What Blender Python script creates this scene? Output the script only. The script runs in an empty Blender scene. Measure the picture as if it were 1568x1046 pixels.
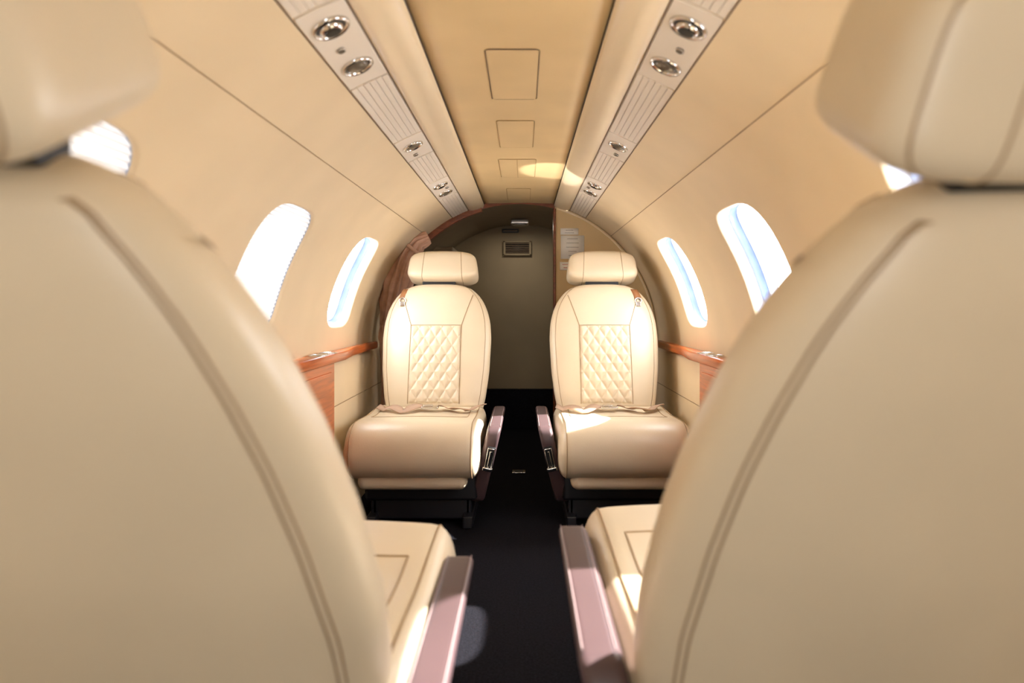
import bpy, math, random
from mathutils import Vector
random.seed(3)
DEBUG=False
scene = bpy.context.scene
R=0.77; ZC=0.693; CAMZ=0.88
rad=math.radians

def lin(c):
    o=[]
    for v in c:
        v/=255.0
        o.append(v/12.92 if v<=0.04045 else ((v+0.055)/1.055)**2.4)
    return (o[0],o[1],o[2],1)

def mat(name,col,rough=0.5,metal=0.0,var=0.06,nscale=6.0,bump=0.0,bscale=400.0,coat=0.0,spec=0.5,kind=None):
    m=bpy.data.materials.new(name); m.use_nodes=True
    nt=m.node_tree; b=nt.nodes['Principled BSDF']
    b.inputs['Roughness'].default_value=rough
    b.inputs['Metallic'].default_value=metal
    b.inputs['Specular IOR Level'].default_value=spec
    b.inputs['Coat Weight'].default_value=coat
    c=lin(col)
    tc=nt.nodes.new('ShaderNodeTexCoord')
    ramp=nt.nodes.new('ShaderNodeValToRGB')
    if kind=='wood':
        mp=nt.nodes.new('ShaderNodeMapping'); mp.inputs['Scale'].default_value=(18,3,60)
        nt.links.new(tc.outputs['Object'],mp.inputs['Vector'])
        n=nt.nodes.new('ShaderNodeTexNoise'); n.inputs['Scale'].default_value=1.2; n.inputs['Detail'].default_value=5; n.inputs['Distortion'].default_value=0.6
        nt.links.new(mp.outputs['Vector'],n.inputs['Vector'])
    else:
        n=nt.nodes.new('ShaderNodeTexNoise'); n.inputs['Scale'].default_value=nscale; n.inputs['Detail'].default_value=1.5
        nt.links.new(tc.outputs['Object'],n.inputs['Vector'])
    nt.links.new(n.outputs['Fac'],ramp.inputs['Fac'])
    ramp.color_ramp.elements[0].position=0.3; ramp.color_ramp.elements[1].position=0.7
    ramp.color_ramp.elements[0].color=(c[0]*(1-var),c[1]*(1-var),c[2]*(1-var),1)
    ramp.color_ramp.elements[1].color=(min(1,c[0]*(1+var)),min(1,c[1]*(1+var)),min(1,c[2]*(1+var)),1)
    nt.links.new(ramp.outputs['Color'],b.inputs['Base Color'])
    if bump>0:
        v=nt.nodes.new('ShaderNodeTexNoise'); v.inputs['Scale'].default_value=bscale; v.inputs['Detail'].default_value=0
        nt.links.new(tc.outputs['Object'],v.inputs['Vector'])
        bp=nt.nodes.new('ShaderNodeBump'); bp.inputs['Strength'].default_value=bump; bp.inputs['Distance'].default_value=0.002
        nt.links.new(v.outputs['Fac'],bp.inputs['Height'])
        nt.links.new(bp.outputs['Normal'],b.inputs['Normal'])
    return m

M={}
M['wall']=mat('wall_fabric',(236,216,181),0.5,var=0.03)
M['fwd']=mat('forward_bulkhead_low_bounce',(130,98,70),0.5,var=0.1)  # unseen wall, toned dark to lower bounce onto the seat backs
M['part']=mat('partition_fabric_shaded',(214,188,142),0.6,var=0.04)  # darker than the wall: shade on the partition put into its colour
M['ceil']=mat('ceiling_fabric',(224,196,146),0.45,var=0.05)
M['faint']=mat('panel_joint',(190,160,112),0.6,var=0.05)
M['rail']=mat('rail_vinyl',(238,219,186),0.28,var=0.02)
M['psu']=mat('psu_plastic',(234,224,210),0.4,var=0.02)
M['groove']=mat('groove_dark',(120,100,80),0.7)
M['gap']=mat('shadow_gap_line',(60,42,25),0.8)  # dark colour for the shadow beside the ceiling strip
M['seat']=mat('seat_leather',(221,204,175),0.38,var=0.03,bump=0.12,bscale=350)
M['seam']=mat('seam_thread',(166,140,106),0.6)
M['arm']=mat('arm_leather',(74,56,57),0.42,var=0.08)
M['armd']=mat('arm_stitch',(150,128,126),0.6)
M['belt']=mat('belt_web',(186,156,132),0.7)
M['tab']=mat('tab_leather',(165,112,72),0.5)
M['wood']=mat('wood_veneer',(190,96,38),0.32,var=0.3,kind='wood',coat=0.2)
M['woodd']=mat('wood_dark',(122,64,36),0.35,var=0.3,kind='wood')
M['chrome']=mat('chrome',(215,212,208),0.15,metal=1.0,var=0.01)
M['black']=mat('black_plastic',(14,13,14),0.4)
M['dark']=mat('seat_base_dark',(18,17,23),0.5)
M['carpet']=mat('carpet',(20,19,24),0.95,var=0.5,nscale=160,bump=0.8,bscale=500,spec=0.1)
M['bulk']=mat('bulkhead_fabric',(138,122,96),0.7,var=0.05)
M['curt']=mat('curtain_cloth',(196,156,132),0.75,var=0.12,nscale=30)
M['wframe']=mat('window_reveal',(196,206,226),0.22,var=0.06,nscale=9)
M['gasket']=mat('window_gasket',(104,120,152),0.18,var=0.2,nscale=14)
M['paper']=mat('placard_paper',(250,250,248),0.6,var=0.01)
M['ink']=mat('placard_ink',(150,150,155),0.7)
M['red']=mat('placard_red',(190,60,50),0.6)
M['lens']=mat('lamp_lens',(105,95,82),0.1,var=0.1)
# shade
def shade_mat(name,f):
    m=bpy.data.materials.new(name); m.use_nodes=True; nt=m.node_tree
    for n in list(nt.nodes):
        if n.type!='OUTPUT_MATERIAL': nt.nodes.remove(n)
    out=[n for n in nt.nodes if n.type=='OUTPUT_MATERIAL'][0]
    tr=nt.nodes.new('ShaderNodeBsdfTranslucent'); tr.inputs[0].default_value=(.80,.79,.78,1)
    df=nt.nodes.new('ShaderNodeBsdfDiffuse'); df.inputs[0].default_value=(.8,.79,.77,1)
    mx=nt.nodes.new('ShaderNodeMixShader'); mx.inputs[0].default_value=f
    nt.links.new(tr.outputs[0],mx.inputs[1]); nt.links.new(df.outputs[0],mx.inputs[2]); nt.links.new(mx.outputs[0],out.inputs[0])
    return m
M['shade']=shade_mat('shade_fabric',0.92)
M['shade2']=shade_mat('shade_light_blocker',0.985)  # near-opaque, added on the out-of-view front windows to darken the seat backs
# pane
m=bpy.data.materials.new('window_acrylic'); m.use_nodes=True; nt=m.node_tree
for n in list(nt.nodes):
    if n.type!='OUTPUT_MATERIAL': nt.nodes.remove(n)
out=[n for n in nt.nodes if n.type=='OUTPUT_MATERIAL'][0]
tr=nt.nodes.new('ShaderNodeBsdfTransparent'); tr.inputs[0].default_value=(.95,.97,1,1)
gl=nt.nodes.new('ShaderNodeBsdfGlossy'); gl.inputs['Roughness'].default_value=0.05
mx=nt.nodes.new('ShaderNodeMixShader'); mx.inputs[0].default_value=0.08
nt.links.new(tr.outputs[0],mx.inputs[1]); nt.links.new(gl.outputs[0],mx.inputs[2]); nt.links.new(mx.outputs[0],out.inputs[0])
M['pane']=m

def empty(name,loc=(0,0,0),rz=0):
    e=bpy.data.objects.new(name,None); e.location=loc; e.rotation_euler=(0,0,rz); e.empty_display_size=0.05
    scene.collection.objects.link(e); return e
def mk(name,verts,faces,mt,parent=None,smooth=True,fmats=None):
    me=bpy.data.meshes.new(name); me.from_pydata([tuple(v) for v in verts],[],faces); 
    mts=mt if isinstance(mt,(list,tuple)) else [mt]
    for x in mts: me.materials.append(x)
    for i,p in enumerate(me.polygons):
        p.use_smooth=smooth
        if fmats: p.material_index=fmats[i]
    me.update()
    import bmesh
    bm=bmesh.new(); bm.from_mesh(me); bmesh.ops.remove_doubles(bm,verts=bm.verts,dist=1e-5)
    bmesh.ops.recalc_face_normals(bm,faces=bm.faces); bm.to_mesh(me); bm.free()
    o=bpy.data.objects.new(name,me); scene.collection.objects.link(o)
    if parent: o.parent=parent
    return o
def bev(o,w,s=3):
    b=o.modifiers.new('bevel','BEVEL'); b.width=w; b.segments=s; b.limit_method='ANGLE'; b.angle_limit=rad(35)
    w=o.modifiers.new('wn','WEIGHTED_NORMAL'); return o
def box(name,x0,x1,y0,y1,z0,z1,mt,parent=None,b=0.004,s=2):
    v=[(x,y,z) for x in (x0,x1) for y in (y0,y1) for z in (z0,z1)]
    f=[(0,1,3,2),(4,6,7,5),(0,4,5,1),(2,3,7,6),(0,2,6,4),(1,5,7,3)]
    o=mk(name,v,f,mt,parent)
    if b>0: bev(o,b,s)
    return o
def tube(name,pts,r,mt,parent=None,cyc=False):
    cu=bpy.data.curves.new(name,'CURVE'); cu.dimensions='3D'; cu.bevel_depth=r; cu.bevel_resolution=2
    sp=cu.splines.new('POLY'); sp.points.add(len(pts)-1)
    for p,q in zip(sp.points,pts): p.co=(q[0],q[1],q[2],1)
    sp.use_cyclic_u=cyc
    cu.materials.append(mt)
    o=bpy.data.objects.new(name,cu); scene.collection.objects.link(o)
    if parent: o.parent=parent
    return o
def loft(name,rings,mt,parent=None,cap=True,closed=True):
    n=len(rings[0]); v=[]; f=[]
    for r in rings: v+=list(r)
    for i in range(len(rings)-1):
        for j in range(n if closed else n-1):
            k=(j+1)%n
            f.append((i*n+j,i*n+k,(i+1)*n+k,(i+1)*n+j))
    if cap:
        f.append(tuple(range(n))[::-1]); f.append(tuple((len(rings)-1)*n+j for j in range(n)))
    return mk(name,v,f,mt,parent)
def sgnp(v,e): return math.copysign(abs(v)**e,v)
def interp(tab,x):
    if x<=tab[0][0]: return tab[0][1]
    for (a,b),(c,d) in zip(tab,tab[1:]):
        if x<=c:
            t=(x-a)/(c-a); return b+(d-b)*t
    return tab[-1][1]
def W(s,a,Y,dr=0.0):
    a=rad(a); return (s*(R+dr)*math.cos(a),Y,ZC+(R+dr)*math.sin(a))

# ---------------- shell ----------------
Y0=-0.9; Y1=3.83
WC=[0.06,1.0,1.965,2.895]; HU=.23; HV=18.5; WU=.196; WV=15.3; AC=22.3; P=4.0
ATOP=math.degrees(math.acos(.37/R))
wn=0
for s,nm in ((-1,'left'),(1,'right')):
    v=[];f=[]
    def quad(a,b,c,d):
        i=len(v); v.extend([a,b,c,d]); f.append((i,i+1,i+2,i+3))
    NY=12; NA=12
    def spanlist(a,b,n): return [a+(b-a)*i/n for i in range(n+1)]
    edges=[Y0]
    for c in WC: edges+= [c-HU,c+HU]
    edges.append(Y1)
    allys=[]
    for i in range(len(edges)-1):
        n=NY if i%2==1 else 8
        allys.append((i%2==1,spanlist(edges[i],edges[i+1],n)))
    ang_lo=spanlist(-4,AC-HV,3); ang_mid=spanlist(AC-HV,AC+HV,NA); ang_hi=spanlist(AC+HV,ATOP,8)
    for iswin,yl in allys:
        angs=[ang_lo,ang_hi] if iswin else [ang_lo,ang_mid,ang_hi]
        for al in angs:
            for i in range(len(yl)-1):
                for j in range(len(al)-1):
                    quad(W(s,al[j],yl[i]),W(s,al[j],yl[i+1]),W(s,al[j+1],yl[i+1]),W(s,al[j+1],yl[i]))
    bl=[]
    for i in range(NY): bl.append((-1+2*i/NY,-1))
    for i in range(NA): bl.append((1,-1+2*i/NA))
    for i in range(NY): bl.append((1-2*i/NY,1))
    for i in range(NA): bl.append((-1,1-2*i/NA))
    N=len(bl)
    def inner(U,V,sc=1.0):
        r=sc/((abs(U)**P+abs(V)**P)**(1/P)); return (r*U*WU,r*V*WV)
    for c in WC:
        def ring(t,c=c):
            o=[]
            for U,V in bl:
                a,b=inner(U,V); yy=U*HU*(1-t)+a*t; aa=V*HV*(1-t)+b*t
                o.append(W(s,AC+aa,c+yy))
            return o
        def ring2(sc,dr,c=c):
            o=[]
            for U,V in bl:
                a,b=inner(U,V,sc); o.append(W(s,AC+b,c+a,dr))
            return o
        rs=[ring(0),ring(.4),ring(.75),ring(.93),ring(1.0),ring2(.985,.003),ring2(.975,.009)]
        for i in range(len(rs)-1):
            for j in range(N):
                k=(j+1)%N; quad(rs[i][j],rs[i][k],rs[i+1][k],rs[i+1][j])
        wn+=1
        e=empty('window_%d'%wn,W(s,AC,c))
        ox=Vector(e.location)
        def rel(r): return [tuple(Vector(p)-ox) for p in r]
        rr=[rel(ring2(.975,.009)),rel(ring2(.965,.016)),rel(ring2(.955,.034)),rel(ring2(.93,.036))]
        loft('window_frame',rr,M['wframe'],e,cap=False)
        rr=[rel(ring2(.93,.036)),rel(ring2(.925,.040)),rel(ring2(.92,.058)),rel(ring2(.905,.06))]
        loft('window_gasket',rr,M['gasket'],e,cap=False)
        rr=[rel(ring2(.905,.06)),rel(ring2(.90,.064)),rel(ring2(.895,.088))]
        loft('window_outer_frame',rr,M['wframe'],e,cap=False)
        cen=Vector(W(s,AC,c,.065))-ox
        rings=[rel(ring2(.90*q,.065)) for q in (0.25,.5,.75,1.0)]
        lf=[]
        lv=[tuple(cen)]
        for r_ in rings: lv+=r_
        for j in range(N): lf.append((0,1+j,1+(j+1)%N))
        for i in range(3):
            for j in range(N):
                k=(j+1)%N; lf.append((1+i*N+j,1+i*N+k,1+(i+1)*N+k,1+(i+1)*N+j))
        if (s==-1 and c!=WC[3]) or (s==1 and c==WC[0]):
            pts=[];fs=[]; n=64
            for i in range(n+1):
                a=-WV*1.0+2.0*WV*i/n
                tt=abs(a)/WV
                half=WU*.975*(max(0,1-min(1,tt*.99)**P))**(1/P)
                for q in range(9):
                    yy=-half+2*half*q/8
                    pts.append(tuple(Vector(W(s,AC+a,c+yy,.010+(.004 if i%2 else 0)))-ox))
            for i in range(n):
                for q in range(8):
                    fs.append((i*9+q,i*9+q+1,(i+1)*9+q+1,(i+1)*9+q))
            mk('window_shade',pts,fs,M['shade2'] if c==WC[0] else M['shade'],e,smooth=False)
        else:
            mk('window_pane',lv,lf,M['pane'],e)
    o=mk('wall_'+nm,v,f,M['wall'])
    pr=[(s*.772,.655),(s*.745,.645),(s*.742,.5),(s*.735,.2),(s*.72,0.0)]
    rings=[[(x,Y,z) for x,z in pr] for Y in (Y0,Y1)]
    loft('lower_panel',rings,M['wall'],o,cap=False,closed=False)
    tube('panel_seam',[(s*.741,Y,.47) for Y in (Y0,Y1)],.002,M['seam'],o)
    a=math.degrees(math.acos(.512/R))
    tube('sidewall_seam',[W(s,a,Y,-.0003) for Y in (Y0,1,2,Y1)],.0014,M['seam'],o)

# ceiling
def cz(x,dr=0): return ZC+math.sqrt((R+dr)**2-x*x)
right=[(.372,cz(.372)),(.368,cz(.368,.006)),(.284,cz(.284,.006)),(.280,cz(.28)),(.272,cz(.272,-.006)),(.255,cz(.255,-.011)),(.235,cz(.235,-.013)),(.215,cz(.215,-.011)),(.203,cz(.203,-.006)),(.197,cz(.197,.002)),(.196,cz(.196,.018))]
cen=[(.194,1.452),(.15,1.4535),(.05,1.456)]
pts=[(x,z) for x,z in right+cen]; pts=pts+[(-x,z) for x,z in pts[::-1]]
nR=len(right)
NYc=24
v=[];f=[];fm=[]
ysl=[Y0+(Y1-Y0)*i/NYc for i in range(NYc+1)]
for Y in ysl:
    for x,z in pts: v.append((x,Y,z))
n=len(pts)
for i in range(NYc):
    for j in range(n-1):
        f.append((i*n+j,i*n+j+1,(i+1)*n+j+1,(i+1)*n+j))
        jj=min(j,n-2-j)
        fm.append(1 if jj>=nR-1 else 0)
ceil=mk('ceiling',v,f,[M['rail'],M['ceil']],fmats=fm)
def rrect(x0,x1,y0,y1,z,r=.012):
    o=[]
    for cx,cy,a0 in ((x1-r,y1-r,0),(x0+r,y1-r,90),(x0+r,y0+r,180),(x1-r,y0+r,270)):
        for k in range(5):
            a=rad(a0+k*22.5); o.append((cx+r*math.cos(a),cy+r*math.sin(a),z))
    return o
for i,(a,b,w) in enumerate(((1.53,1.9,.062),(2.12,2.48,.06),(2.68,3.05,.075),(3.35,3.7,.06))):
    tube('hatch_gap_%d'%i,rrect(-w,w,a,b,1.4545),.0009 if i else .001,M['groove'] if i==0 else M['faint'],ceil,cyc=True)
    mk('hatch_panel_%d'%i,[(-w+.003,a+.003,1.4535),(w-.003,a+.003,1.4535),(w-.003,b-.003,1.4535),(-w+.003,b-.003,1.4535)],[(0,1,2,3)],M['ceil'],ceil)
tube('hatch_split',[(0,2.68,1.4525),(0,3.05,1.4525)],.001,M['faint'],ceil)
for s in (-1,1):
    tube('strip_shadow_gap',[(s*.1965,Y0,1.45),(s*.1965,Y1,1.45)],.003,M['gap'],ceil)  # dark tube stands in for the shadow along the strip edge
    tube('psu_gap_in',[(s*.281,Y0,cz(.281)),(s*.281,Y1,cz(.281))],.0012,M['groove'],ceil)
    tube('psu_gap_out',[(s*.371,Y0,cz(.371)),(s*.371,Y1,cz(.371))],.0014,M['groove'],ceil)
ring_in=[(0.757*math.cos(rad(a)),ZC+0.757*math.sin(rad(a))) for a in range(-4,185,2)]
ring_out=[(.9*math.cos(rad(a)),ZC+.9*math.sin(rad(a))) for a in range(-4,185,2)]
v=[(x,Y1-.001,z) for x,z in ring_in]+[(x,Y1-.001,z) for x,z in ring_out]
n=len(ring_in); f=[(j,j+1,n+j+1,n+j) for j in range(n-1)]
mk('leak_cover_ring',v,f,M['woodd'],ceil,smooth=False)  # added ring, stops light leaking in at the ceiling end

# PSU
def gasper(par,s,Y,kind,r=.037):
    x=.327; a=math.atan2(math.sqrt(R*R-x*x),x)
    C=Vector((s*x,Y,cz(x,-.001))); nrm=Vector((-s*math.cos(a),0,-math.sin(a)))
    t1=Vector((0,1,0)); t2=nrm.cross(t1)
    def cir(pr,n=40): return [[tuple(C+nrm*h+(t1*math.cos(2*math.pi*k/n)+t2*math.sin(2*math.pi*k/n))*q) for k in range(n)] for q,h in pr]
    loft('gasper_ring',cir([(r,0),(r,.003),(r*.97,.006),(r*.88,.008),(r*.8,.006),(r*.74,.001),(r*.7,-.004)]),M['chrome'],par,cap=False)
    loft('gasper_shadow_ring',cir([(r*.77,.0025),(r*.66,.0035),(r*.58,.005)]),M['black'],par,cap=False)
    if kind=='air':
        loft('gasper_ball',cir([(r*.66,.002),(r*.6,.008),(r*.47,.013),(r*.42,.013),(r*.36,.006)]),M['chrome'],par)
        loft('gasper_nozzle',cir([(r*.42,.0132),(r*.36,.0135),(r*.1,.0135)],20),M['black'],par)
    else:
        loft('gasper_ball',cir([(r*.66,.003),(r*.6,.0065),(r*.5,.008),(r*.2,.009)]),M['lens'],par)
def knob(par,s,Y,x=.335,r=.0085):
    a=math.atan2(math.sqrt(R*R-x*x),x)
    C=Vector((s*x,Y,cz(x,-.001))); nrm=Vector((-s*math.cos(a),0,-math.sin(a)))
    t1=Vector((0,1,0)); t2=nrm.cross(t1)
    rings=[[tuple(C+nrm*h+(t1*math.cos(k*math.pi/8)+t2*math.sin(k*math.pi/8))*q) for k in range(16)] for q,h in ((r,0),(r,.004),(r*.8,.006),(r*.6,.004),(r*.2,.004))]
    loft('indicator_knob',rings,M['lens'],par)
    tube('knob_ring',[r_ for r_ in rings[1]],.0012,M['chrome'],par,cyc=True)
def strip(par,s,x0,x1,ya,yb,dr,mt,name,b=.0015):
    n=4; v=[];
    for Y in (ya,yb):
        for i in range(n+1):
            x=x0+(x1-x0)*i/n; v.append((s*x,Y,cz(x,dr)))
        for i in range(n+1):
            x=x1+(x0-x1)*i/n; v.append((s*x,Y,cz(x,.008)))
    m_=2*(n+1); f=[(j,(j+1)%m_,m_+(j+1)%m_,m_+j) for j in range(m_)]
    f.append(tuple(range(m_))); f.append(tuple(range(m_,2*m_)))
    o=mk(name,v,f,mt,par); bev(o,b,2); return o
for s in (-1,1):
    e=empty('overhead_service_panel')
    plates=[(1.17,1.55),(2.07,2.33),(2.78,3.17)]
    ribs=[(-.3,1.165),(1.555,2.065),(2.335,2.775),(3.175,3.8)]
    for a,b in plates: strip(e,s,.284,.368,a+.002,b-.002,-.0015,M['psu'],'service_plate')
    for a,b in ribs:
        nr=6; w=(.368-.284)/nr
        for i in range(nr):
            strip(e,s,.284+w*i+.0006,.284+w*(i+1)-.0006,a+.003,b-.003,-.0015,M['psu'],'rib_slat',.001)
    gasper(e,s,1.245,'air'); gasper(e,s,1.445,'lamp',.036); knob(e,s,1.347)
    gasper(e,s,2.17,'lamp',.034); knob(e,s,2.275)
    gasper(e,s,2.88,'air',.034); gasper(e,s,3.07,'lamp',.034); knob(e,s,2.975,x=.31)

# floor
mk('floor',[(-.76,Y0,0),(.76,Y0,0),(.76,5.0,0),(-.76,5.0,0)],[(0,1,2,3)],M['carpet'])
# unseen forward bulkhead, its opening narrowed to cut light on the seat backs
def arcpts(r,zc,a0,a1,n): return [(r*math.cos(rad(a0+(a1-a0)*i/n)),zc+r*math.sin(rad(a0+(a1-a0)*i/n))) for i in range(n+1)]
outp=[(.76,0)]+arcpts(.78,ZC,0,180,40)+[(-.76,0)]
DX=.09; DT=1.2
inn=[]
for x,z in outp: inn.append((max(-DX,min(DX,x)),min(DT,z)))
v=[(x,Y0,z) for x,z in outp]+[(x,Y0,z) for x,z in inn]; n=len(outp)
mk('wall_forward',v,[(j,j+1,n+j+1,n+j) for j in range(n-1)],M['fwd'],smooth=False)

# aft area
YB=4.9
pr=[(.74,0)]+arcpts(.765,ZC,-10,190,50)+[(-.74,0)]
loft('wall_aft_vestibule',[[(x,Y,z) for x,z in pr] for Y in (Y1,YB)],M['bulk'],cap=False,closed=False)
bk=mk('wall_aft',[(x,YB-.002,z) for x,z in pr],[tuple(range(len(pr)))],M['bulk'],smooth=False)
box('kick_panel',-.73,.73,YB-.06,YB-.004,0.002,.285,M['carpet'],bk,b=.003)
e=empty('galley_cabinet')
box('cabinet_body',-.66,-.42,4.3,4.82,0.001,1.25,M['bulk'],e,b=.006)
box('cabinet_cap',-.58,-.41,4.29,4.6,1.19,1.22,M['woodd'],e,b=.004)
# vent grille
e=empty('vent_grille',(-.02,YB-.02,1.29))
box('grille_frame_top',-.1,.1,-.012,.015,.04,.052,M['bulk'],e,b=.003)
box('grille_frame_bottom',-.1,.1,-.012,.015,-.052,-.04,M['bulk'],e,b=.003)
box('grille_frame_l',-.1,-.085,-.012,.015,-.052,.052,M['bulk'],e,b=.003)
box('grille_frame_r',.085,.1,-.012,.015,-.052,.052,M['bulk'],e,b=.003)
box('grille_back',-.085,.085,.008,.015,-.04,.04,M['black'],e,b=0)
for i in range(6): box('slat_%d'%i,-.085,.085,-.006,.004,-.036+i*.0135,-.031+i*.0135,M['groove'],e,b=.001)
e=empty('ceiling_lamp',(0,4.55,1.44))
box('lamp_base',-.06,.06,-.05,.05,-.02,.012,M['chrome'],e,b=.006)
box('lamp_lens',-.045,.045,-.056,.035,-.03,-.014,M['lens'],e,b=.006)
ld=bpy.data.lights.new('lamp_glow','AREA'); ld.shape='RECTANGLE'; ld.size=.09; ld.size_y=.09; ld.energy=1.9; ld.color=(1,.9,.74)
lo=bpy.data.objects.new('lamp_glow',ld); scene.collection.objects.link(lo); lo.parent=e; lo.location=(0,-.01,-.034)
e=empty('door_latch_slot',(-.07,YB-.015,1.415))
box('slot_plate',-.06,.06,-.006,.012,-.014,.014,M['black'],e,b=.004)
box('slot_tongue',-.05,.05,-.009,-.002,-.004,.004,M['groove'],e,b=.002)
# right partition
prt=[(.2,0.001),(.735,0.001),(.742,.5),(.745,.645)]
prt+=[(R*.998*math.cos(rad(a)),ZC+R*.998*math.sin(rad(a))) for a in [i*3 for i in range(0,25)]]
prt+=[(.2,cz(.2)-.002)]
nn=len(prt)
v=[(x,3.80,z) for x,z in prt]+[(x,3.83,z) for x,z in prt]
f=[tuple(range(nn)),tuple(range(nn,2*nn))]+[(j,(j+1)%nn,nn+(j+1)%nn,nn+j) for j in range(nn)]
part=mk('wall_partition',v,f,M['part'],smooth=False)
box('partition_edge_trim',.19,.205,3.79,3.84,0.001,1.42,M['woodd'],part,b=.004)
def archring(a,s,w=.018):
    C0=R-.012
    o=[]
    for dr,dy in ((-w,-.02),(w,-.02),(w,.02),(-w,.02)):
        o.append((s*(C0+dr)*math.cos(rad(a)),3.81+dy,ZC+(C0+dr)*math.sin(rad(a))))
    return o
o=loft('trim_1',[archring(a,-1,.02) for a in range(-4,75,2)],M['woodd']); bev(o,.005,2)
o=loft('trim_2',[archring(a,1,.006) for a in range(-4,75,2)],M['wall']);
def placard(name,x,z,w,h,lines,redl=False):
    e=empty(name,(x,3.797,z))
    box('sheet',-w/2,w/2,-.0015,.0015,-h/2,h/2,M['paper'],e,b=0)
    for i in range(lines):
        zz=h/2-h*(i+.8)/(lines+.6); ww=w*.33*random.uniform(.5,1)
        box('text_line_%d'%i,-ww,ww,-.0022,-.0012,zz-.0012,zz+.0012,M['red'] if redl else M['ink'],e,b=0)
placard('warning_placard',.28,1.292,.10,.036,2)
placard('warning_placard',.297,1.205,.13,.13,5)
placard('warning_placard',.262,1.10,.07,.045,2,True)
# ---------------- curtain ----------------
e=empty('tied_curtain')
path=[(-.475,1.24,.028),(-.53,1.215,.040),(-.578,1.155,.054),(-.612,1.07,.064),(-.64,.98,.066),(-.662,.9,.06),(-.682,.83,.044),(-.70,.785,.026),(-.695,.75,.036),(-.682,.70,.048),(-.675,.6,.044),(-.675,.3,.044),(-.67,.01,.044)]
rings=[]; nK=96
dense=[]
for i in range(len(path)-1):
    for k in range(5):
        t=k/5; dense.append(tuple(path[i][q]*(1-t)+path[i+1][q]*t for q in range(3)))
dense.append(path[-1])
CY=3.60
for i,(x,z,r) in enumerate(dense):
    j=min(i+1,len(dense)-1); l=max(i-1,0)
    d=Vector((dense[j][0]-dense[l][0],0,dense[j][1]-dense[l][1])).normalized()
    n1=Vector((d.z,0,-d.x)); n2=Vector((0,1,0))
    ring=[]
    for k in range(nK):
        a=2*math.pi*k/nK
        rr=r*(1+.18*math.sin(11*a+i*.13)+.1*math.sin(17*a+i*.35)+.07*math.sin(i*.8+a*2))
        ring.append(tuple(Vector((x,CY,z))+n1*math.cos(a)*rr+n2*math.sin(a)*rr*.75))
    rings.append(ring)
loft('curtain_cloth',rings,M['curt'],e)
for i in (8,35):
    x,z,r=dense[i]; d=Vector((dense[i+1][0]-dense[i-1][0],0,dense[i+1][1]-dense[i-1][1])).normalized(); n1=Vector((d.z,0,-d.x)); n2=Vector((0,1,0))
    rg=[]
    for off in (-.009,-.006,.006,.009):
        q=r*1.22 if abs(off)>.008 else r*1.28
        rg.append([tuple(Vector((x,CY,z))+d*off+n1*math.cos(2*math.pi*k/24)*q+n2*math.sin(2*math.pi*k/24)*q*.85) for k in range(24)])
    loft('curtain_tie',rg,M['curt'],e,cap=False)

# ---------------- ledges & cabinets ----------------
for s in (-1,1):
    e=empty('wooden_side_ledge')
    far=3.5 if s<0 else 3.7
    inner_=[(1.0,.685),(2.75,.685),(2.87,.70),(3.0,.715),(far,.722)]
    sec=[]
    for Y,x in inner_:
        sec.append([(s*.762,Y,.668),(s*.766,Y,.693),(s*(x+.006),Y,.697),(s*(x+.001),Y,.693),(s*x,Y,.68),(s*(x+.001),Y,.666),(s*(x+.006),Y,.662)])
    loft('ledge_top',sec,M['wood'],e)
    for yy in (2.5,2.62):
        rg=[[(s*.725+q*math.cos(2*math.pi*k/32),yy+q*1.2*math.sin(2*math.pi*k/32),.695+h) for k in range(32)] for q,h in ((.034,0),(.034,.004),(.03,.005),(.027,.002),(.024,-.006))]
        loft('cup_holder_ring',rg,M['chrome'],e,cap=False)
        rg=[[(s*.725+q*math.cos(2*math.pi*k/32),yy+q*1.2*math.sin(2*math.pi*k/32),.695+h) for k in range(32)] for q,h in ((.027,.002),(.02,.0025),(.005,.0025))]
        loft('cup_holder_well',rg,M['black'],e)
    c=empty('side_cabinet')
    def sb(nm_,xa,xb,*r_): return box(nm_,min(s*xa,s*xb),max(s*xa,s*xb),*r_)
    sb('cabinet_body',.70,.738,1.45,2.62,.2,.661,M['wood'],c)
    sb('cabinet_door',.694,.701,1.5,2.57,.24,.63,M['wood'],c)
    sb('cabinet_plinth',.705,.72,1.46,2.61,.001,.2,M['dark'],c)

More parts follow.
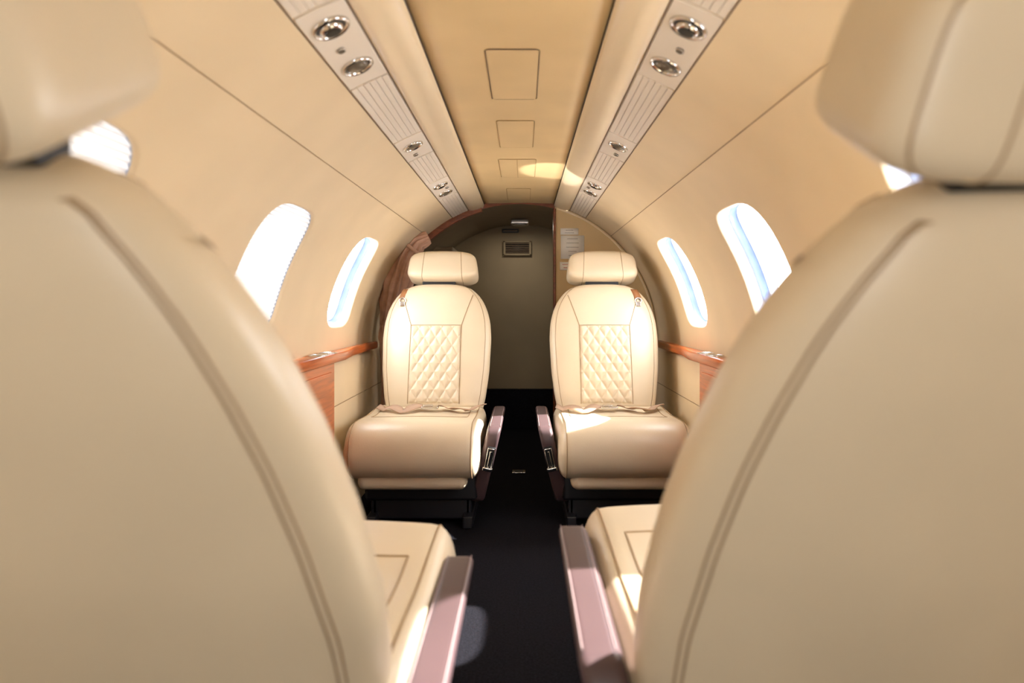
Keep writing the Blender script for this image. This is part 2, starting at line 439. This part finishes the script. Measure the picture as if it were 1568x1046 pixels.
# ---------------- seats ----------------
HWT=[(0,.222),(.1,.235),(.3,.25),(.55,.257),(.68,.252),(.78,.238),(.86,.216),(.92,.19),(.96,.16),(.985,.125),(1,.085)]
HWF=[(0,.25),(.1,.26),(.25,.262),(.45,.25),(.6,.233),(.72,.212),(.82,.187),(.9,.158),(.95,.132),(.985,.1),(1,.07)]
THT=[(0,.055),(.1,.064),(.4,.068),(.75,.062),(.9,.052),(.96,.042),(.99,.03),(1,.018)]
def seat(loc,rz,rec,H,sa,yb=.23,zb=.42,outer=1,HT=None,cx0=0.0,hx0=0.0,hup=0.0,fy=-.32,ztop=.44,z0=.228,armz=.40,aw=.056,arm_front=-.235,hh=.152,hth=.074,hto=-.012,belts=True):
    HT=HT or HWT
    e=empty('airplane_seat',loc,rz)
    def stab(T,x):
        q=.025
        return sum(interp(T,min(1,max(0,x+k*q/2))) for k in (-2,-1,0,1,2))/5 if x<.95 else interp(T,x)
    r=rad(rec); U=Vector((0,math.sin(r),math.cos(r))); Nn=Vector((0,math.cos(r),-math.sin(r))); B=Vector((0,yb,zb))
    PX=2.9
    def bp(x,t,h): return tuple(B+U*h+Nn*t+Vector((x,0,0)))
    def tf(x,v,side=-1):
        hw=stab(HT,v); th=stab(THT,v)
        q=min(1,abs(x)/hw); return side*th*max(0,1-q**PX)**(1/PX)
    rings=[]; vs=[i/40 for i in range(38)]+[.935,.95,.96,.97,.98,.988,.995,1]
    K=72
    for v_ in vs:
        hw=stab(HT,v_); th=stab(THT,v_)
        rings.append([bp(hw*sgnp(math.cos(2*math.pi*k/K),2/PX),th*sgnp(math.sin(2*math.pi*k/K),2/PX),v_*H) for k in range(K)])
    loft('backrest',rings,M['seat'],e)
    xw=.118; v0=.03; v1=.64
    nx=100; nv=150
    pts=[];fs=[]
    DW=.0524; DH=.082
    for i in range(nv+1):
        vv=v0+(v1-v0)*i/nv; h=vv*H
        for j in range(nx+1):
            x=-xw+2*xw*j/nx
            a=(x/DW+h/DH); b=(x/DW-h/DH)
            da=abs(a-round(a)); db=abs(b-round(b))
            d=min(da,db)*2
            pil=.0075*(1-(1-min(1,d*1.1))**2.2)
            ed=min(xw-abs(x),(vv-v0)*H,(v1-vv)*H)
            k=min(1,ed/.008)
            pts.append(bp(x,tf(x,vv)-.001-pil*k+.004*(1-k),h))
    for i in range(nv):
        for j in range(nx):
            q=i*(nx+1)+j; fs.append((q,q+1,q+nx+2,q+nx+1))
    mk('quilted_panel',pts,fs,M['seat'],e)
    def sl(name,pl,rr=.0014): tube(name,[bp(x,tf(x,v_)-.0008,v_*H) for x,v_ in pl],rr,M['seam'],e)
    sl('panel_seam_top',[(-xw+2*xw*i/12,v1) for i in range(13)])
    for sg in (-1,1):
        sl('panel_seam_side',[(sg*xw,v0+(v1-v0)*i/12) for i in range(13)])
        sl('shoulder_seam',[(sg*(xw+.05*i/10),v1+(.9-v1)*i/10) for i in range(11)])
    for side,nm in ((-1,'front'),(1,'back')):
        for q_ in ((.9,),(.86,.83)) [0 if side==-1 else 1]:
            pl=[]
            vv=[i/30 for i in range(29)]+[.95,.965]
            for v_ in vv: pl.append((stab(HT,v_)*q_,v_))
            full=[bp(x,tf(x,v_,side)+side*.0005,v_*H) for x,v_ in pl]+[bp(-x,tf(x,v_,side)+side*.0005,v_*H) for x,v_ in pl[::-1]]
            tube('perimeter_seam_'+nm,full,.0013 if side==-1 else .0014,M['seam'],e)
    # headrest
    hb=H-.002+hup; hwid=.166; pp=4.6; pc=6.5
    rings=[]; nh=28; Kh=88
    def hp(cx,cy,w):
        hx=cx*hwid*(1-.05*w)+hx0; arch=.010*(1-cx*cx)*(1 if w>0 else 0)*w
        return bp(hx,cy*hth*(1-.12*w)+hto,hb+.012+hh*(w+1)/2+arch)
    for i in range(nh+1):
        w=-1+2*i/nh; w=math.sin(w*math.pi/2)
        sc=max(0,(1-abs(w)**pp))**(1/pp); sc=max(sc,.02)
        rings.append([hp(sgnp(math.cos(2*math.pi*k/Kh),2/pc)*sc,sgnp(math.sin(2*math.pi*k/Kh),2/pc)*sc,w) for k in range(Kh)])
    loft('headrest',rings,M['seat'],e)
    for fx in (-.55,.55):
        wm=(1-.6**pp)**(1/pp)
        pl=[]
        for sd_ in (-1,1):
            for k in range(25):
                w=wm*math.sin((-1+2*k/24)*math.pi/2)*(-sd_); sc=(1-abs(w)**pp)**(1/pp)
                pl.append(hp(fx,sd_*(max(0,sc**pc-abs(fx)**pc))**(1/pc),w))
        tube('headrest_seam',pl,.0013,M['seam'],e,cyc=True)
    cq=.5**(1/pc)
    for sg in (-1,1):
        pl=[]
        for k in range(25):
            w=math.sin((-1+2*k/24)*math.pi/2*.93); sc=(1-abs(w)**pp)**(1/pp)
            pl.append(hp(sg*cq*sc,cq*sc,w))
        tube('headrest_corner_seam',pl,.0014,M['seam'],e)
    for sg in (-1,1): tube('headrest_post',[bp(sg*.06,0,H-.05),bp(sg*.06,0,H+.05)],.006,M['chrome'],e)
    box('headrest_gap_shade',-.08,.08,-.02,.02,-.012,.03,M['black'],e,b=.004).location=bp(0,0,H)  # black block stands in for the shade between headrest and backrest
    # cushion
    y0,y1,z1=fy,yb+.06,ztop
    def csec():
        o=[]
        rf=min(.108,(z1-z0)/2-.002)
        cs=[(y1,z1,.05),(y0,z1,rf),(y0,z0,rf),(y1,z0,.04)]
        for (yy,zz,rr),a0,sy,sz in zip(cs,(0,90,180,270),(1,-1,-1,1),(1,1,-1,-1)):
            cy=yy-sy*rr; czz=zz-sz*rr
            for k in range(9):
                a=rad(a0+k*11.25); 
                o.append((cy+rr*math.cos(a),czz+rr*math.sin(a)))
        o2=[]
        for k in range(len(o)):
            a_=o[k]; b_=o[(k+1)%len(o)]
            o2.append(a_)
            d=math.hypot(a_[0]-b_[0],a_[1]-b_[1])
            nsub=int(d/.03)
            for q in range(1,nsub+1):
                t=q/(nsub+1); o2.append((a_[0]*(1-t)+b_[0]*t,a_[1]*(1-t)+b_[1]*t))
        return o2
    base=csec(); nb=len(base); cy_=sum(p[0] for p in base)/nb; cz_=(z0+z1)/2
    xs=[-1,-.998,-.99,-.975,-.95,-.92]+[-.88+1.76*i/22 for i in range(23)]+[.92,.95,.975,.99,.998,1]
    CW=.265; rings=[]
    def dishf(xx,yy): return -.02*math.exp(-((yy-.03)/.13)**2)*(1-abs(xx)**4)
    for xx in xs:
        q=max(0,(abs(xx)-.84)/.16); ins=.055*(1-math.sqrt(max(0,1-q*q)))
        crown=.012*(1-xx*xx)
        ring=[]
        for (yy,zz) in base:
            dy=max(-ins,min(ins,(cy_-yy)*.6)); dz=max(-ins,min(ins,(cz_-zz)*.6))
            up=crown if zz>cz_ else 0
            dish=dishf(xx,yy) if zz>cz_+.07 else 0
            ring.append((xx*CW+cx0,yy+dy-(crown*.6 if yy<y0+.05 else 0),zz+dz+up+dish))
        rings.append(ring)
    loft('seat_cushion',rings,M['seat'],e)
    def topz(x,y):
        xx=(x-cx0)/CW; return z1+.012*(1-xx*xx)+dishf(xx,y)+.0006
    yc=y0+.25
    tube('cushion_seam_cross',[(cx0-.2+.4*i/16,yc,topz(cx0-.2+.4*i/16,yc)) for i in range(17)],.0018,M['seam'],e)
    for sg in (-1,1):
        tube('cushion_seam_side',[(cx0+sg*.2,yc+(.19-yc)*i/12,topz(cx0+.2,yc+(.19-yc)*i/12)) for i in range(13)],.0018,M['seam'],e)
        idx=6 if sg<0 else len(xs)-7
        tube('cushion_end_piping',[(p[0],p[1],p[2]) for p in rings[idx]],.0022,M['seam'],e,cyc=True)
    o=box('front_apron',cx0-.215,cx0+.215,y0+.05,.1,.158,.26,M['seat'],e,b=.03,s=5)
    box('seat_pan',-.225,.225,-.2,.25,.10,.22,M['dark'],e,b=.015)
    box('pedestal',-.20,.20,-.18,.2,.02,.14,M['dark'],e,b=.01)
    for sg in (-1,1):
        box('floor_rail',sg*.19-.02,sg*.19+.02,-.24,.27,.001,.05,M['dark'],e,b=.006)
        box('rail_strut',sg*.19-.012,sg*.19+.012,-.18,.18,.04,.12,M['dark'],e,b=.005)
    # arm
    A=armz; af=arm_front
    poly=[(af,A-.073),(af+.003,A-.033),(af+.02,A-.01),(af+.055,A-.002),(.05,A),(.32,A),(.34,A-.03),(.33,A-.16),(.18,.16),(-.1,.08),(-.17,.09),(af+.03,A-.23)]
    v=[];nP=len(poly)
    for x in (.27,.27+aw):
        for yy,zz in poly:
            v.append((sa*(x-(A-zz)*.24),yy,zz))
    f=[tuple(range(nP)),tuple(range(nP,2*nP))]+[(j,(j+1)%nP,nP+(j+1)%nP,nP+j) for j in range(nP)]
    o=mk('armrest',v,f,M['arm'],e); bev(o,.014,5)
    for x in (.277,.262+aw):
        tube('armrest_stitch',[(sa*x,af+.035,A-.005),(sa*x,af+.08,A-.0015),(sa*x,.05,A-.0005),(sa*x,.3,A-.0005)],.0009,M['armd'],e)
    l=empty('recline_latch',(sa*.276,af+.005,A-.13)); l.parent=e
    l.rotation_euler=(rad(8),sa*rad(12),0)
    box('latch_plate',-.017,.017,-.006,.02,-.05,.05,M['black'],l,b=.004)
    tube('latch_bezel',[(x,-.006,z) for x,z in ((-.013,-.044),(.013,-.044),(.013,.044),(-.013,.044))],.0022,M['chrome'],l,cyc=True)
    box('latch_handle',-.02,.02,-.02,-.005,-.046,-.03,M['chrome'],l,b=.004)
    box('latch_bar',-.004,.004,-.012,-.005,-.03,.035,M['chrome'],l,b=.002)
    # belts
    def band(name,pl,w,mt):
        rg=[]
        for i,(x,y,z) in enumerate(pl):
            a=pl[min(i+1,len(pl)-1)]; b=pl[max(i-1,0)]
            d=Vector((a[0]-b[0],a[1]-b[1],0)).normalized(); n_=Vector((-d.y,d.x,.25)).normalized()*w/2
            p=Vector((x,y,z)); up=Vector((0,0,.0016))
            rg.append([tuple(p-n_-up),tuple(p+n_-up),tuple(p+n_+up),tuple(p-n_+up)])
        return loft(name,rg,mt,e)
    if belts:
        for sg in (-1,1):
            pl=[]
            for i in range(15):
                t=i/14; x=sg*(.235-.2*t); y=.125-.05*math.sin(t*3)+.015*math.sin(t*9+sg)
                pl.append((x,y,topz(x,y)+.008+.014*abs(math.sin(t*7+sg))))
            band('belt_strap',pl,.045,M['belt'])
        by=.09; bz=topz(0,by)+.012
        box('belt_buckle',-.04,.035,by-.022,by+.022,bz,bz+.014,M['chrome'],e,b=.005)
        box('buckle_lid',-.03,.01,by-.018,by+.016,bz+.013,bz+.02,M['chrome'],e,b=.003)
    ot=outer
    pl=[(ot*.150,.95),(ot*.157,.92),(ot*.163,.89),(ot*.166,.86)]
    if HT is HWF: pl=[(ot*.118,.95),(ot*.13,.92),(ot*.137,.89),(ot*.143,.86)]
    rg=[]
    for x,vq in pl:
        t=tf(x,vq)-.003
        rg.append([bp(x-.017,t+.0,vq*H),bp(x+.017,t+.006,vq*H),bp(x+.017,t+.003,vq*H),bp(x-.017,t-.003,vq*H)])
    loft('shoulder_tab',rg,M['tab'],e)
    x=pl[-1][0]; vq=.845; t=tf(x,vq)-.006
    tube('shoulder_ring',[bp(x+.016*math.cos(k*math.pi/8),t,vq*H+.013*math.sin(k*math.pi/8)) for k in range(16)],.0035,M['chrome'],e,cyc=True)
    bb=box('shoulder_clip',-.012,.012,-.005,.005,-.012,.012,M['chrome'],e,b=.003); bb.location=bp(x,t-.002,vq*H-.018)
    return e
seat((-.385,2.92,0),0,17,.605,1,outer=-1,cx0=-.025,hx0=.02,armz=.405,zb=.40,ztop=.416,z0=.196,hh=.14)
seat((.405,2.92,0),0,17,.605,-1,outer=1,cx0=.02,hx0=0,armz=.405,zb=.40,ztop=.416,z0=.196,hh=.14)
PI=math.pi
seat((-.385,1.08,0),PI,30,.655,-1,yb=.27,outer=1,HT=HWF,cx0=-.015,hx0=.03,armz=.44,fy=-.33,ztop=.455,arm_front=-.17,hh=.16,hth=.095,hto=.004,belts=False)
seat((.415,1.13,0),PI,30,.64,1,yb=.30,outer=-1,HT=HWF,cx0=.0,hx0=-.01,armz=.462,fy=-.39,ztop=.455,arm_front=-.22,hh=.14,belts=False)
e=empty('floor_track_plate',(-.0,3.6,0.003))
box('plate',-.035,.035,-.03,.03,-.002,.004,M['chrome'],e,b=.001)
box('plate_slot',-.022,.022,-.01,.01,.0035,.005,M['black'],e,b=0)

# ---------------- light ----------------
w=bpy.data.worlds.new('World'); scene.world=w; w.use_nodes=True
bg=w.node_tree.nodes['Background']; bg.inputs[0].default_value=(1,.985,.965,1); bg.inputs[1].default_value=17
sd=bpy.data.lights.new('sun_light','SUN'); sd.energy=38; sd.angle=rad(1.0); sd.color=(1,.96,.9)
so=bpy.data.objects.new('sun_light',sd); scene.collection.objects.link(so)
so.rotation_euler=Vector((-1,-.14,-.93)).to_track_quat('-Z','Y').to_euler()
gd=bpy.data.lights.new('added_glint_spot','SPOT'); gd.energy=60; gd.spot_size=rad(17); gd.spot_blend=.3; gd.shadow_soft_size=.015; gd.color=(1,.97,.92)  # added spot without a fixture, imitates a sun reflection on the ceiling
go=bpy.data.objects.new('added_glint_spot',gd); scene.collection.objects.link(go)
go.location=(-.1,2.35,.62); go.rotation_euler=(Vector((.15,2.9,1.452))-Vector(go.location)).to_track_quat('-Z','Y').to_euler()
def portal(loc,d,sx,sy):
    l=bpy.data.lights.new('sky_portal','AREA'); l.shape='RECTANGLE'; l.size=sx; l.size_y=sy; l.cycles.is_portal=True
    o=bpy.data.objects.new('sky_portal',l); scene.collection.objects.link(o); o.location=loc
    o.rotation_euler=Vector(d).to_track_quat('-Z','Z').to_euler()
    return o
for s in (-1,1):
    for c in WC:
        portal(W(s,AC,c,.1),(-s*math.cos(rad(AC)),0,-math.sin(rad(AC))),.40,.44)
portal((0,Y0-.02,.6),(0,1,0),.2,1.22)

# ---------------- camera ----------------
cd=bpy.data.cameras.new('camera'); cam=bpy.data.objects.new('camera',cd); scene.collection.objects.link(cam)
cam.location=(.026,0,CAMZ); cam.rotation_euler=(rad(90),0,0)
cd.sensor_width=36; cd.lens=24; cd.clip_start=.02
cd.shift_x=-18/1568; cd.shift_y=-55/1568
cd.dof.use_dof=True; cd.dof.focus_distance=2.9; cd.dof.aperture_fstop=2.7
if DEBUG:
    cd.lens=68; cd.shift_x=0; cd.shift_y=-.10; cd.dof.use_dof=False
scene.camera=cam
scene.view_settings.view_transform='Standard'
